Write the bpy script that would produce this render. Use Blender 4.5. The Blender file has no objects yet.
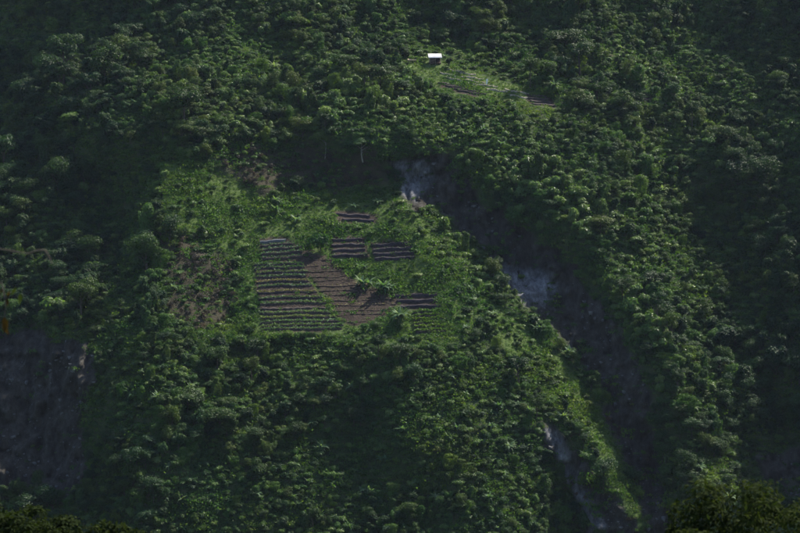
import bpy, math, random
import numpy as np
from math import radians, sin, cos, pi

# ------------------------------------------------------------------ camera, sky, sun, exposure
scene = bpy.context.scene
COL = scene.collection
CAMZ = 220.0                       # camera stands on the near hillside, some 200 m above the valley floor
HAZE = 0.000023                    # density of the valley air
PITCH = 10.0                       # it looks down by this angle
FPX = 800 * 100 / 36.0             # focal length in photo pixels (800 px wide)
cam_d = bpy.data.cameras.new('camera')
cam_d.lens = 100; cam_d.sensor_width = 36
cam_d.clip_start = 0.5; cam_d.clip_end = 9000
cam_d.dof.use_dof = True; cam_d.dof.focus_distance = 575; cam_d.dof.aperture_fstop = 2.8
cam = bpy.data.objects.new('camera', cam_d)
cam.location = (0, 0, CAMZ); cam.rotation_euler = (radians(90 - PITCH), 0, 0)
COL.objects.link(cam); scene.camera = cam

SUN_EL, SUN_AZ = 47.0, 46.0        # azimuth measured from the view direction (+Y) towards the right (+X)
world = bpy.data.worlds.new('World'); scene.world = world; world.use_nodes = True
wn = world.node_tree.nodes; wl = world.node_tree.links
sky = wn.new('ShaderNodeTexSky'); sky.sky_type = 'NISHITA'; sky.sun_disc = False
sky.sun_elevation = radians(SUN_EL); sky.sun_rotation = radians(SUN_AZ)
sky.air_density = 1.2; sky.dust_density = 1.0; sky.ozone_density = 1.5
wn['Background'].inputs['Strength'].default_value = 0.098
wl.new(sky.outputs[0], wn['Background'].inputs[0])
sun_d = bpy.data.lights.new('sun', 'SUN'); sun_d.energy = 5.0; sun_d.angle = radians(1.0)
sun_d.color = (1.0, 0.93, 0.80)
sun = bpy.data.objects.new('sun', sun_d); COL.objects.link(sun)
# lamp shines along -Z; point -Z away from the sun's place in the sky
sun.rotation_euler = (radians(90 - SUN_EL), 0, radians(180 - SUN_AZ))
sun.location = (100, 300, 400)
scene.view_settings.view_transform = 'Standard'; scene.view_settings.look = 'None'
scene.view_settings.exposure = 1.08; scene.view_settings.gamma = 1.0
scene.view_settings.use_curve_mapping = False
scene.cycles.max_bounces = 5; scene.cycles.diffuse_bounces = 3; scene.cycles.transmission_bounces = 3
scene.cycles.transparent_max_bounces = 4; scene.cycles.use_denoising = True
scene.cycles.volume_bounces = 0

RNG = np.random.default_rng(7)
random.seed(7)

# ------------------------------------------------------------------ small tools
def link(o, parent=None):
    COL.objects.link(o)
    if parent is not None: o.parent = parent
    return o
def tag(o, label=None, cat=None, group=None, kind=None):
    if label: o['label'] = label
    if cat: o['category'] = cat
    if group: o['group'] = group
    if kind: o['kind'] = kind
    return o
def empty(name, loc, label=None, cat=None, group=None):
    o = bpy.data.objects.new(name, None); o.location = loc; o.empty_display_size = 0.3
    link(o); return tag(o, label, cat, group)

def vnoise(p, seed=0):
    """value noise, p = (..., 2 or 3)"""
    p = np.asarray(p, float)
    i = np.floor(p).astype(np.int64); f = p - i
    f = f * f * (3 - 2 * f)
    d = p.shape[-1]
    out = 0.0
    for c in range(2 ** d):
        w = 1.0; h = np.full(p.shape[:-1], seed * 374761393 + 1013904223, np.int64)
        for k in range(d):
            b = (c >> k) & 1
            w = w * (f[..., k] if b else 1 - f[..., k])
            h = (h ^ ((i[..., k] + b) * np.int64([73856093, 19349663, 83492791][k])))
            h = (h * np.int64(1274126177)) & np.int64(0x7fffffff)
            h = h ^ (h >> 13)
        out = out + w * ((h & 0xffff) / 65535.0)
    return out
def fbm(p, oct=4, seed=0):
    a, s, t = 0.5, 0.0, 0.0
    p = np.asarray(p, float)
    for o in range(oct):
        s = s + a * vnoise(p * 2 ** o + 17.3 * o, seed + o); t += a; a *= 0.5
    return s / t                       # 0..1

def poly_sd(P, poly):
    """signed distance to polygon in pixels, negative inside"""
    P = np.asarray(P, float); poly = np.asarray(poly, float)
    n = len(poly); d = np.full(P.shape[:-1], 1e18); ins = np.zeros(P.shape[:-1], bool)
    for i in range(n):
        a, b = poly[i], poly[(i + 1) % n]
        e = b - a; w = P - a
        t = np.clip((w @ e) / (e @ e), 0, 1)
        q = w - t[..., None] * e
        d = np.minimum(d, (q ** 2).sum(-1))
        c = (a[1] > P[..., 1]) != (b[1] > P[..., 1])
        dy = b[1] - a[1] if abs(b[1] - a[1]) > 1e-9 else 1e-9
        ins ^= c & (P[..., 0] < (b[0] - a[0]) * (P[..., 1] - a[1]) / dy + a[0])
    d = np.sqrt(d)
    return np.where(ins, -d, d)

# ------------------------------------------------------------------ materials
MATS = {}
def nmat(name):
    m = bpy.data.materials.new(name); m.use_nodes = True
    nt = m.node_tree; nt.nodes.clear()
    out = nt.nodes.new('ShaderNodeOutputMaterial')
    MATS[name] = m
    return m, nt, out
def N(nt, t, **kw):
    n = nt.nodes.new(t)
    for k, v in kw.items():
        if k in n.inputs: n.inputs[k].default_value = v
        else: setattr(n, k, v)
    return n
def ramp(nt, fac, stops):
    r = nt.nodes.new('ShaderNodeValToRGB')
    el = r.color_ramp.elements
    while len(el) < len(stops): el.new(0.5)
    for e, (p, c) in zip(el, stops):
        e.position = p; e.color = (*c, 1)
    nt.links.new(fac, r.inputs[0]); return r.outputs[0]
def mixc(nt, fac, a, b, mode='MIX'):
    n = nt.nodes.new('ShaderNodeMix'); n.data_type = 'RGBA'; n.blend_type = mode
    for s, v in ((0, fac), (6, a), (7, b)):
        if isinstance(v, (int, float)): n.inputs[s].default_value = v
        elif isinstance(v, tuple): n.inputs[s].default_value = (*v, 1)
        else: nt.links.new(v, n.inputs[s])
    return n.outputs[2]

def leaf_mat(name, dark, mid, light, trans=0.35, rough=0.55, vary=1.0, spec=0.16):
    m, nt, out = nmat(name); L = nt.links
    oi = N(nt, 'ShaderNodeObjectInfo'); at = N(nt, 'ShaderNodeAttribute'); at.attribute_name = 'tint'
    a = N(nt, 'ShaderNodeMath', operation='MULTIPLY'); L.new(oi.outputs['Random'], a.inputs[0]); a.inputs[1].default_value = 0.55
    b = N(nt, 'ShaderNodeMath', operation='MULTIPLY_ADD'); L.new(at.outputs['Fac'], b.inputs[0]); b.inputs[1].default_value = 0.45; L.new(a.outputs[0], b.inputs[2])
    col = ramp(nt, b.outputs[0], [(0.08, dark), (0.5, mid), (0.95, light)])
    ge = N(nt, 'ShaderNodeNewGeometry'); pn = N(nt, 'ShaderNodeTexNoise'); pn.inputs['Scale'].default_value = 0.045; pn.inputs['Detail'].default_value = 4
    L.new(ge.outputs['Position'], pn.inputs['Vector'])
    hs = N(nt, 'ShaderNodeMath', operation='MULTIPLY'); L.new(oi.outputs['Random'], hs.inputs[0]); hs.inputs[1].default_value = 7.31
    fr = N(nt, 'ShaderNodeMath', operation='FRACT'); L.new(hs.outputs[0], fr.inputs[0])
    ad = N(nt, 'ShaderNodeMath', operation='MULTIPLY_ADD'); L.new(fr.outputs[0], ad.inputs[0]); ad.inputs[1].default_value = 0.5
    sb = N(nt, 'ShaderNodeMath', operation='MULTIPLY_ADD'); L.new(pn.outputs['Fac'], sb.inputs[0]); sb.inputs[1].default_value = 1.3; sb.inputs[2].default_value = -0.4
    L.new(sb.outputs[0], ad.inputs[2])
    hue = ramp(nt, ad.outputs[0], [(0.05, (.68, .80, .92)), (0.35, (.90, .95, .95)), (0.6, (1.18, 1.03, .88)), (0.95, (1.65, 1.2, .80))])
    col = mixc(nt, vary, col, hue, 'MULTIPLY')
    p = N(nt, 'ShaderNodeBsdfPrincipled'); p.inputs['Roughness'].default_value = rough
    p.inputs['Specular IOR Level'].default_value = spec
    L.new(col, p.inputs['Base Color'])
    t = N(nt, 'ShaderNodeBsdfTranslucent')
    tc = mixc(nt, 1.0, col, (1.25, 1.35, 0.55), 'MULTIPLY'); L.new(tc, t.inputs['Color'])
    mx = N(nt, 'ShaderNodeMixShader'); mx.inputs[0].default_value = trans
    L.new(p.outputs[0], mx.inputs[1]); L.new(t.outputs[0], mx.inputs[2]); L.new(mx.outputs[0], out.inputs[0])
    return m
leaf_mat('leaf_green', (.018, .042, .016), (.036, .080, .028), (.078, .138, .048))
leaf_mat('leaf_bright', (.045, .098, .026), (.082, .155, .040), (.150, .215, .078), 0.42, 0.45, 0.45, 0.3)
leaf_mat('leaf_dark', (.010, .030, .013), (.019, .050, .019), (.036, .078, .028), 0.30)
leaf_mat('leaf_shade_olive', (.008, .014, .004), (.017, .026, .008), (.034, .044, .015), 0.35, 0.9, 0.0, 0.03)  # olive leaf darkened so the near plants look shaded
leaf_mat('leaf_olive', (.018, .040, .011), (.034, .070, .017), (.062, .108, .028), 0.33)
leaf_mat('leaf_banana', (.050, .105, .050), (.085, .155, .070), (.160, .220, .120), 0.40, 0.6, 0.4, 0.2)
leaf_mat('leaf_vine', (.030, .075, .020), (.055, .120, .028), (.095, .165, .045), 0.40)
leaf_mat('leaf_dry', (.028, .026, .026), (.046, .040, .038), (.070, .062, .045), 0.25)
leaf_mat('leaf_brown', (.022, .013, .004), (.040, .023, .007), (.065, .040, .011), 0.30, 0.6, 0.0, 0.05)
leaf_mat('leaf_crop', (.050, .095, .050), (.080, .140, .070), (.130, .190, .105), 0.35)
leaf_mat('leaf_straw', (.13, .125, .06), (.19, .18, .09), (.28, .26, .14), 0.25, 0.7, 0.0)

def plain_mat(name, c0, c1, scale=6.0, rough=0.9, bump=0.3, spec=0.2):
    m, nt, out = nmat(name); L = nt.links
    tc = N(nt, 'ShaderNodeTexCoord')
    nz = N(nt, 'ShaderNodeTexNoise'); nz.inputs['Scale'].default_value = scale; nz.inputs['Detail'].default_value = 6
    L.new(tc.outputs['Object'], nz.inputs['Vector'])
    col = ramp(nt, nz.outputs['Fac'], [(0.3, c0), (0.72, c1)])
    p = N(nt, 'ShaderNodeBsdfPrincipled'); p.inputs['Roughness'].default_value = rough
    p.inputs['Specular IOR Level'].default_value = spec
    L.new(col, p.inputs['Base Color'])
    bp = N(nt, 'ShaderNodeBump'); bp.inputs['Strength'].default_value = bump; bp.inputs['Distance'].default_value = 0.1
    L.new(nz.outputs['Fac'], bp.inputs['Height']); L.new(bp.outputs[0], p.inputs['Normal'])
    L.new(p.outputs[0], out.inputs[0]); return m
plain_mat('bark', (.045, .036, .030), (.11, .095, .080), 3.0, 0.95)
plain_mat('pale_bark', (.16, .15, .135), (.30, .28, .25), 2.0, 0.9)
plain_mat('stem_green', (.05, .07, .03), (.10, .12, .05), 4.0, 0.7)
plain_mat('soil_red', (.018, .013, .010), (.058, .041, .031), 0.9, 0.95, 0.9)
plain_mat('soil', (.026, .021, .020), (.060, .048, .043), 1.6, 0.95, 0.6)
plain_mat('soil_dark', (.020, .016, .021), (.045, .036, .042), 1.6, 0.95, 0.6)
plain_mat('scree_rock', (.05, .05, .052), (.17, .17, .178), 0.7, 0.9, 0.5)
plain_mat('film', (.05, .055, .065), (.09, .10, .11), 2.5, 0.6, 0.3)
plain_mat('roof_white', (.36, .35, .37), (.62, .62, .64), 0.8, 0.45, 0.1, 0.5)
plain_mat('thatch', (.20, .17, .11), (.36, .31, .21), 6.0, 0.95, 0.6)
plain_mat('wood', (.055, .040, .032), (.12, .09, .07), 5.0, 0.9)
plain_mat('bamboo_wall', (.07, .05, .045), (.13, .10, .085), 9.0, 0.85)
plain_mat('white_cloth', (.68, .68, .68), (.82, .82, .82), 2.0, 0.8, 0.1)
plain_mat('pale_log', (.20, .17, .13), (.34, .30, .24), 4.0, 0.9)

def terrain_mat():
    m, nt, out = nmat('hillside_ground'); L = nt.links
    geo = N(nt, 'ShaderNodeNewGeometry')
    def noise(s, d=8, r=0.6):
        n = N(nt, 'ShaderNodeTexNoise'); n.inputs['Scale'].default_value = s; n.inputs['Detail'].default_value = d
        n.inputs['Roughness'].default_value = r; L.new(geo.outputs['Position'], n.inputs['Vector']); return n.outputs['Fac']
    n1, n2, n3 = noise(0.06), noise(0.5), noise(3.0)
    g = ramp(nt, n2, [(0.3, (.022, .036, .014)), (0.5, (.036, .058, .020)), (0.7, (.060, .062, .030))])
    # rock: streaked along the fall line
    mp = N(nt, 'ShaderNodeMapping'); mp.inputs['Scale'].default_value = (0.50, 0.28, 0.22); L.new(geo.outputs['Position'], mp.inputs['Vector'])
    st = N(nt, 'ShaderNodeTexNoise'); st.inputs['Scale'].default_value = 1.0; st.inputs['Detail'].default_value = 10; st.inputs['Roughness'].default_value = 0.78
    L.new(mp.outputs[0], st.inputs['Vector'])
    rk = ramp(nt, st.outputs['Fac'], [(0.36, (.010, .010, .009)), (0.46, (.028, .027, .025)), (0.56, (.058, .056, .053)), (0.68, (.13, .127, .123))])
    rk2 = ramp(nt, n2, [(0.40, (.018, .015, .010)), (0.60, (.058, .050, .037))])
    rk = mixc(nt, 0.4, rk, rk2)
    so = ramp(nt, n2, [(0.3, (.022, .016, .012)), (0.7, (.060, .044, .034))])
    gr = ramp(nt, n2, [(0.3, (.044, .075, .018)), (0.7, (.082, .120, .032))])
    def at(nm):
        a = N(nt, 'ShaderNodeAttribute'); a.attribute_name = nm; return a.outputs['Fac']
    c = mixc(nt, at('grass'), g, gr)
    c = mixc(nt, at('soil'), c, so)
    fr = ramp(nt, st.outputs['Fac'], [(0.36, (.035, .035, .038)), (0.46, (.085, .086, .093)), (0.56, (.16, .162, .175)), (0.68, (.28, .283, .30))])
    rk = mixc(nt, at('fresh'), rk, fr)
    c = mixc(nt, at('rock'), c, rk)
    p = N(nt, 'ShaderNodeBsdfPrincipled'); p.inputs['Roughness'].default_value = 0.95; p.inputs['Specular IOR Level'].default_value = 0.15
    L.new(c, p.inputs['Base Color'])
    ad = N(nt, 'ShaderNodeMath', operation='ADD'); L.new(st.outputs['Fac'], ad.inputs[0]); L.new(n3, ad.inputs[1])
    bp = N(nt, 'ShaderNodeBump'); bp.inputs['Strength'].default_value = 0.8; bp.inputs['Distance'].default_value = 0.5
    L.new(ad.outputs[0], bp.inputs['Height']); L.new(bp.outputs[0], p.inputs['Normal'])
    L.new(p.outputs[0], out.inputs[0]); return m
terrain_mat()

# ------------------------------------------------------------------ the mountain: depth y as a function of (x, height)
BASE = np.array([(-2600, 1500), (-1400, 1160), (-700, 900), (-300, 765), (-100, 695), (0, 666), (50, 652), (90, 624), (140, 605), (200, 589), (240, 578),
                 (340, 549), (400, 536), (533, 513), (700, 490), (900, 470), (1100, 430)], float)
def base_y(py): return np.interp(py, BASE[:, 0], BASE[:, 1])
CTRL = []          # (px, py, offset): survey points of ridges (-) and hollows (+), metres
def cp(*a): CTRL.extend(a)
# far frame of the massif; unseen right side set forward to shade the slope
for px in (-1500, -700, -350, 400, 1150, 1600, 2400):
    for py in (-2600, -1400, -700, -300, 1100, 900, 700):
        off = 0
        if px < -300: off = 90 + 0.02 * (-300 - px)
        if px > 1100: off = -95 - 0.05 * (px - 1100)
        cp((px, py, off))
for px in (-1500, -700, 1600, 2400):
    for py in (0, 140, 300, 450):
        cp((px, py, (110 if px < 0 else -125)))
cp((-300, 0, 95), (-300, 140, 95), (-300, 300, 85), (-300, 450, 75))
cp((1000, 0, -75), (1000, 140, -66), (1000, 300, -50), (1000, 450, -46), (1000, 560, -40))  # unseen right spur, shaped to throw shade onto the right of the slope
cp((100, -150, 0), (400, -150, 4), (700, -150, 0))
# top of frame
cp((0, 0, 48), (0, 60, 46), (80, 30, 21), (150, 0, 4), (150, 50, 1), (280, 0, -2), (280, 50, -4), (400, 0, 4), (400, 35, 2), (500, 0, 6), (520, 40, 4),
   (620, 0, 0), (620, 50, -2), (720, 0, -4), (720, 50, 0), (800, 0, -20), (800, 60, -17))
cp((400, 60, -2), (440, 62, 0), (480, 82, 1), (540, 92, 4), (640, 98, 7), (560, 120, 3), (690, 110, 8), (760, 120, 0), (800, 130, -8))
cp((60, 100, 22), (0, 130, 42), (130, 95, 0), (130, 140, 1), (200, 100, 0), (200, 140, 2), (260, 90, 2), (330, 95, 0), (390, 105, -2))
# amphitheatre rim, scarp and bowl
cp((240, 145, 3), (300, 140, 0), (350, 138, -2), (400, 140, -2), (440, 145, -2), (240, 175, 4), (300, 172, 6), (350, 175, 8), (390, 178, 7),
   (250, 205, 3), (330, 205, 5), (380, 205, 4), (200, 190, 1), (200, 230, 0))
cp((260, 250, 1), (330, 250, 1), (400, 250, -1), (260, 290, 0), (330, 290, 0), (400, 290, -1), (300, 335, -1), (400, 335, -3), (240, 335, 0), (210, 280, -3))
# spur right of the field
cp((405, 205, 1), (430, 240, -2), (448, 270, -2), (470, 300, -2), (495, 345, -3), (525, 395, -3), (555, 420, -3), (595, 450, -2), (620, 490, -2), (640, 533, -2))
# gully
cp((425, 178, 6), (445, 205, 7), (465, 232, 8), (492, 265, 7), (515, 292, 7), (550, 325, 7), (590, 370, 7.5), (618, 420, 8), (640, 470, 8), (662, 533, 7))
cp((480, 200, 6), (520, 235, 7), (560, 280, 7), (600, 335, 7))
# right ridge
cp((470, 155, -1), (500, 170, -2), (545, 205, -3), (585, 245, -4), (622, 295, -5), (648, 345, -6), (668, 420, -4), (695, 500, -4))
cp((640, 160, 7), (700, 205, 12), (660, 250, 3), (720, 260, 9), (700, 330, 5), (760, 330, 3), (800, 200, -3), (800, 300, -2), (740, 420, 3), (800, 400, 0),
   (778, 472, 6), (820, 480, 0), (740, 533, 4), (840, 540, -12))
# left side
cp((30, 170, 28), (95, 185, 21), (115, 225, 18), (60, 215, 20), (20, 250, 25), (60, 285, 16), (150, 240, -2), (150, 215, -1), (180, 270, -5), (150, 330, -5), (115, 360, -2),
   (50, 335, 13), (45, 400, 17), (55, 455, 16), (0, 400, 19), (0, 470, 17), (0, 320, 24), (120, 410, -3), (150, 470, -5), (90, 520, 2), (200, 400, -4), (-60, 400, 28))
# lower centre
cp((250, 365, -2), (320, 400, -4), (420, 420, -5), (300, 480, -3), (420, 490, -4), (510, 470, -5), (250, 533, -4), (400, 540, -4), (500, 540, -4), (350, 440, -1))
cp((540, 440, -4), (560, 470, 1), (580, 500, 2), (600, 533, 3))
ctrl = np.array(CTRL, float)
cY = base_y(ctrl[:, 1]) + ctrl[:, 2]
cX = (ctrl[:, 0] - 400) / FPX * cY
cZ = (266.5 - ctrl[:, 1]) / FPX * cY
SC = 100.0
def _k(r2): return np.where(r2 > 1e-12, 0.5 * r2 * np.log(np.maximum(r2, 1e-12)), 0.0)
_P = np.stack([cX, cZ], 1) / SC
_A = _k(((_P[:, None] - _P[None]) ** 2).sum(-1)) + np.eye(len(_P)) * 2e-4
_Q = np.concatenate([np.ones((len(_P), 1)), _P], 1)
_M = np.block([[_A, _Q], [_Q.T, np.zeros((3, 3))]])
_W = np.linalg.solve(_M, np.concatenate([cY, np.zeros(3)]))
def smooth_y(X, Z):
    X = np.asarray(X, float); Z = np.asarray(Z, float); sh = X.shape
    p = np.stack([X.ravel(), Z.ravel()], 1) / SC
    out = np.empty(len(p))
    for s in range(0, len(p), 20000):
        q = p[s:s + 20000]
        out[s:s + 20000] = _k(((q[:, None] - _P[None]) ** 2).sum(-1)) @ _W[:-3] + _W[-3] + q @ _W[-2:]
    return out.reshape(sh)
# lookup table of the smooth shape, for speed
GX = np.arange(-420, 421, 2.0); GZ = np.arange(-140, 421, 2.0)
GT = smooth_y(*np.meshgrid(GX, GZ, indexing='ij'))
def lut(X, Z):
    fx = np.clip((X - GX[0]) / 2.0, 0, len(GX) - 1.001); fz = np.clip((Z - GZ[0]) / 2.0, 0, len(GZ) - 1.001)
    i = fx.astype(int); j = fz.astype(int); a = fx - i; b = fz - j
    return GT[i, j] * (1 - a) * (1 - b) + GT[i + 1, j] * a * (1 - b) + GT[i, j + 1] * (1 - a) * b + GT[i + 1, j + 1] * a * b

ROCKS = [  # outlines of the bare slips, in survey coordinates
    [(384, 160), (412, 154), (454, 158), (470, 190), (512, 222), (560, 254), (590, 298), (626, 345), (648, 400), (660, 470), (672, 540), (646, 540), (630, 470), (612, 415), (578, 355), (538, 314),
     (502, 280), (470, 242), (430, 208), (402, 200), (394, 185)],
    [(546, 425), (556, 428), (572, 452), (592, 470), (608, 500), (640, 520), (640, 540), (588, 540), (578, 510), (560, 470), (548, 445)],
    [(-10, 338), (40, 330), (92, 338), (98, 370), (84, 430), (80, 455), (92, 480), (70, 500), (0, 490), (-10, 480)],
    [(752, 455), (780, 448), (820, 452), (820, 492), (785, 488), (765, 475)],
]
SCRUB = [  # dry, thin, brownish growth on the scarp and the rib left of the field
    [(215, 150), (300, 148), (385, 150), (395, 182), (340, 190), (300, 185), (262, 195), (240, 180), (215, 175)],
    [(160, 240), (200, 236), (232, 262), (228, 320), (196, 332), (165, 318)],
]
GREEN = [(160, 165), (205, 162), (240, 180), (262, 198), (330, 192), (395, 186), (410, 205), (440, 238), (462, 272), (480, 305), (468, 335), (430, 345), (345, 338), (255, 342), (205, 348), (190, 335), (235, 325), (236, 262), (200, 236), (156, 232)]
PLOTS = {
    'left': [(253, 262), (302, 262), (318, 292), (345, 331), (262, 333)],
    'top': [(258, 238), (285, 236), (303, 247), (304, 262), (262, 261)],
    'centre': [(286, 249), (308, 250), (331, 258), (356, 280), (386, 292), (402, 302), (385, 316), (352, 328), (344, 322), (322, 292)],
    'mid_left': [(331, 236), (364, 236), (370, 258), (332, 259)],
    'mid_right': [(369, 243), (411, 239), (417, 259), (376, 262)],
    'small': [(333, 211), (352, 209), (378, 216), (376, 223), (342, 224)],
    'hut_brown': [(436, 83), (462, 87), (488, 95), (472, 98), (440, 88)], 'upper_brown': [(524, 94), (552, 98), (556, 108), (530, 106)], 'far_brown': [(618, 90), (650, 95), (656, 104), (624, 99)],
    'right': [(392, 292), (435, 292), (442, 309), (408, 311), (394, 302)],
}
FLANK = [(455, 262), (480, 288), (530, 328), (585, 385), (612, 440), (640, 500), (650, 540), (628, 540), (608, 475), (585, 430), (555, 405), (515, 365), (482, 322)]
UPPER = [(404, 66), (420, 60), (442, 62), (458, 66), (480, 74), (502, 82), (530, 89), (556, 95), (560, 108), (522, 104), (500, 104), (474, 97), (455, 100), (436, 90), (416, 77)]

_cp, _sp = cos(radians(PITCH)), sin(radians(PITCH))
def to_world(X, Y, Z):             # from the survey frame (along the line of sight) to the upright world
    X, Y, Z = np.broadcast_arrays(np.asarray(X, float), Y, Z)
    return np.stack([X, Y * _cp + Z * _sp, -Y * _sp + Z * _cp + CAMZ], -1)
def project(X, Y, Z):              # survey frame -> photo pixels
    return np.stack([400 + FPX * X / Y, 266.5 - FPX * Z / Y], -1)
def masks(X, Y, Z):
    p = project(X, Y, Z)
    wob = (fbm(np.stack([X, Z], -1) * 0.22, 4, 3) - 0.5) * 30
    wob2 = (fbm(np.stack([X, Z], -1) * 0.5, 3, 9) - 0.5) * 5
    rock = np.zeros(X.shape); scrub = np.zeros(X.shape); soil = np.zeros(X.shape)
    for r in ROCKS: rock = np.maximum(rock, np.clip(0.5 - (poly_sd(p, r) + wob) / 6, 0, 1))
    for r in SCRUB: scrub = np.maximum(scrub, np.clip(0.5 - (poly_sd(p, r) + wob) / 10, 0, 1))
    for r in PLOTS.values(): soil = np.maximum(soil, np.clip(0.5 - (poly_sd(p, r) + wob2) / 2, 0, 1))
    grass = np.clip(0.5 - (poly_sd(p, GREEN) + wob * 0.6) / 8, 0, 1)
    grass = np.maximum(grass, np.clip(0.5 - (poly_sd(p, UPPER) + wob2) / 4, 0, 1))
    grass = np.maximum(grass, np.clip(0.5 - (poly_sd(p, FLANK) + wob * 0.4) / 6, 0, 1) * (1 - rock))
    return rock, scrub, soil, grass
def detail(X, Z, rock, soil, grass):
    """relief added to the smooth shape: lumps everywhere, ribs and chutes on the slips"""
    q = np.stack([X, Z], -1)
    d = (fbm(q / 14.0, 4, 21) - 0.5) * 5.0 * (1 - 0.85 * soil)
    rib = np.stack([(X * 0.82 + Z * 0.57) / 17.0, (Z * 0.82 - X * 0.57) / 48.0], -1)      # ribs and runnels slanting down the slope
    d = d + (fbm(rib, 3, 25) - 0.5) * 16.0 * (1 - grass) * (1 - soil) * (1 - 0.7 * rock) * (1 - 0.72 * np.clip(1 - np.hypot((X + 5) / 62, (Z + 45) / 34), 0, 0.6) / 0.6)
    rb = np.stack([X / 3.6, Z / 7.0], -1)
    d = d + rock * ((np.abs(fbm(rb, 5, 31) - 0.5) * -13.0) + 2.2 + (fbm(q / 2.6, 4, 41) - 0.5) * 3.6 - np.abs(fbm(np.stack([X / 1.5, Z / 2.4], -1), 3, 47) - 0.5) * 3.0)
    return d
def surf_y(X, Z, full=False):
    X = np.asarray(X, float); Z = np.asarray(Z, float)
    ys = lut(X, Z)
    m = masks(X, ys, Z)
    y = ys + detail(X, Z, m[0], m[2], m[3])
    return (y, m) if full else y
def hit(px, py):
    """where a line of sight meets the mountainside -> world point"""
    px = np.atleast_1d(np.asarray(px, float)); py = np.atleast_1d(np.asarray(py, float))
    Y = np.full(px.shape, 500.0); Yr = np.arange(430, 800, 1.5)
    XX = (px[:, None] - 400) / FPX * Yr; ZZ = (266.5 - py[:, None]) / FPX * Yr
    g = lut(XX, ZZ) - Yr[None]
    k = np.argmax(g < 0, axis=1)
    Y = Yr[k]
    for _ in range(12):
        X = (px - 400) / FPX * Y; Z = (266.5 - py) / FPX * Y
        Y = Y + 0.6 * (surf_y(X, Z) - Y)
    X = (px - 400) / FPX * Y; Z = (266.5 - py) / FPX * Y
    return to_world(X, Y, Z)

# ------------------------------------------------------------------ ground sheet: near hillside, valley, mountainside, mountain top
def grid_axis(lo, f0, f1, hi, fine, grow=1.18):
    mid = list(np.arange(f0, f1 + 1e-6, fine))
    a, s, x = [], fine, f0
    while x > lo: s *= grow; x -= s; a.append(max(x, lo))
    b, s, x = [], fine, f1
    while x < hi: s *= grow; x += s; b.append(min(x, hi))
    return np.array(a[::-1] + mid + b)
xs = grid_axis(-2500, -122, 128, 2500, 0.55)
zs = grid_axis(-128, -66, 84, 400, 0.5)
XX, ZZ = np.meshgrid(xs, zs, indexing='ij')
Xc = np.clip(XX, -415, 415)
YY, (mr, ms, mso, mg) = surf_y(Xc, np.clip(ZZ, -138, 415), True)
YY = YY - 0.25 * np.maximum(np.abs(XX) - 415, 0)            # the massif swings towards us far to either side
nx = len(xs)
_pp = project(Xc, YY, ZZ); mfresh = np.zeros(XX.shape)
for _q in ([(392, 163), (425, 160), (432, 178), (420, 198), (405, 198), (396, 185)], [(490, 264), (510, 270), (550, 272), (560, 294), (540, 304), (520, 304), (500, 286)], [(545, 430), (560, 440), (580, 480), (600, 520), (605, 540), (590, 540), (570, 500)]):
    mfresh = np.maximum(mfresh, np.clip(0.5 - (poly_sd(_pp, _q) + (fbm(np.stack([Xc, ZZ], -1) * 0.3, 4, 13) - 0.5) * 16) / 8, 0, 1))
MW = to_world(XX, YY, ZZ); MY = MW[..., 1]; MZ = MW[..., 2] - CAMZ
# rows on the near side: from behind the camera down to the foot of the mountain
tn = np.linspace(0, 1, 60)[:-1]
y0 = -80.0
YN = y0 + (MY[:, :1] - y0) * tn[None]
XN = np.repeat(xs[:, None], len(tn), 1)
prof_y = np.array([-80, -10, 0, 12, 60, 120, 220, 330, 400])
prof_z = np.array([14, 1, -1.7, -9, -32, -64, -118, -172, -200])
yrel = np.where(YN > 0, YN * 400 / np.maximum(MY[:, :1], 100), YN)
ZN = np.interp(yrel, prof_y, prof_z)
ZN = ZN + np.clip(tn[None] - 0.6, 0, 1) / 0.4 * (MZ[:, :1] + 200)
ZN = ZN + (fbm(np.stack([XN, YN], -1) / 18.0, 4, 77) - 0.55) * np.clip((np.hypot(XN, YN) - 8) / 40, 0, 1) * np.clip((1 - tn[None]) * 6, 0, 1) * 5.0
# rows beyond the top: rising on to the summit ridge and away
tf = np.linspace(0, 1, 26)[1:]
YF = MY[:, -1:] + tf[None] * 2600
XF = np.repeat(xs[:, None], len(tf), 1)
ZF = MZ[:, -1:] + 260 * np.sin(np.clip(tf[None] * 2.2, 0, pi * 0.9)) - 480 * np.clip(tf[None] - 0.55, 0, 1) + (fbm(np.stack([XF, YF], -1) / 300.0, 4, 55) - 0.5) * 160 * np.clip(tf[None] * 6, 0, 1)
VX = np.concatenate([XN, XX, XF], 1); VY = np.concatenate([YN, MY, YF], 1); VZ = np.concatenate([ZN, MZ, ZF], 1) + CAMZ
nz = VX.shape[1]
def ext(m, v=0.0): return np.concatenate([np.full(XN.shape, v), m, np.zeros(XF.shape)], 1)
def mesh_np(name, V, F, mat=None, smooth=False, attrs=None):
    V = np.asarray(V, np.float32); F = np.asarray(F, np.int32)
    me = bpy.data.meshes.new(name); k = F.shape[1]
    me.vertices.add(len(V)); me.vertices.foreach_set('co', V.ravel())
    me.loops.add(F.size); me.loops.foreach_set('vertex_index', F.ravel())
    me.polygons.add(len(F)); me.polygons.foreach_set('loop_start', np.arange(0, F.size, k, dtype=np.int32))
    if smooth: me.polygons.foreach_set('use_smooth', np.ones(len(F), bool))
    me.update(calc_edges=True)
    for nm, a in (attrs or {}).items():
        at = me.attributes.new(nm, 'FLOAT', 'POINT'); at.data.foreach_set('value', np.asarray(a, np.float32).ravel())
    if mat: me.materials.append(MATS[mat] if isinstance(mat, str) else mat)
    return me
I = np.arange(nx * nz).reshape(nx, nz)
F = np.stack([I[:-1, :-1], I[1:, :-1], I[1:, 1:], I[:-1, 1:]], -1).reshape(-1, 4)
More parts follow.
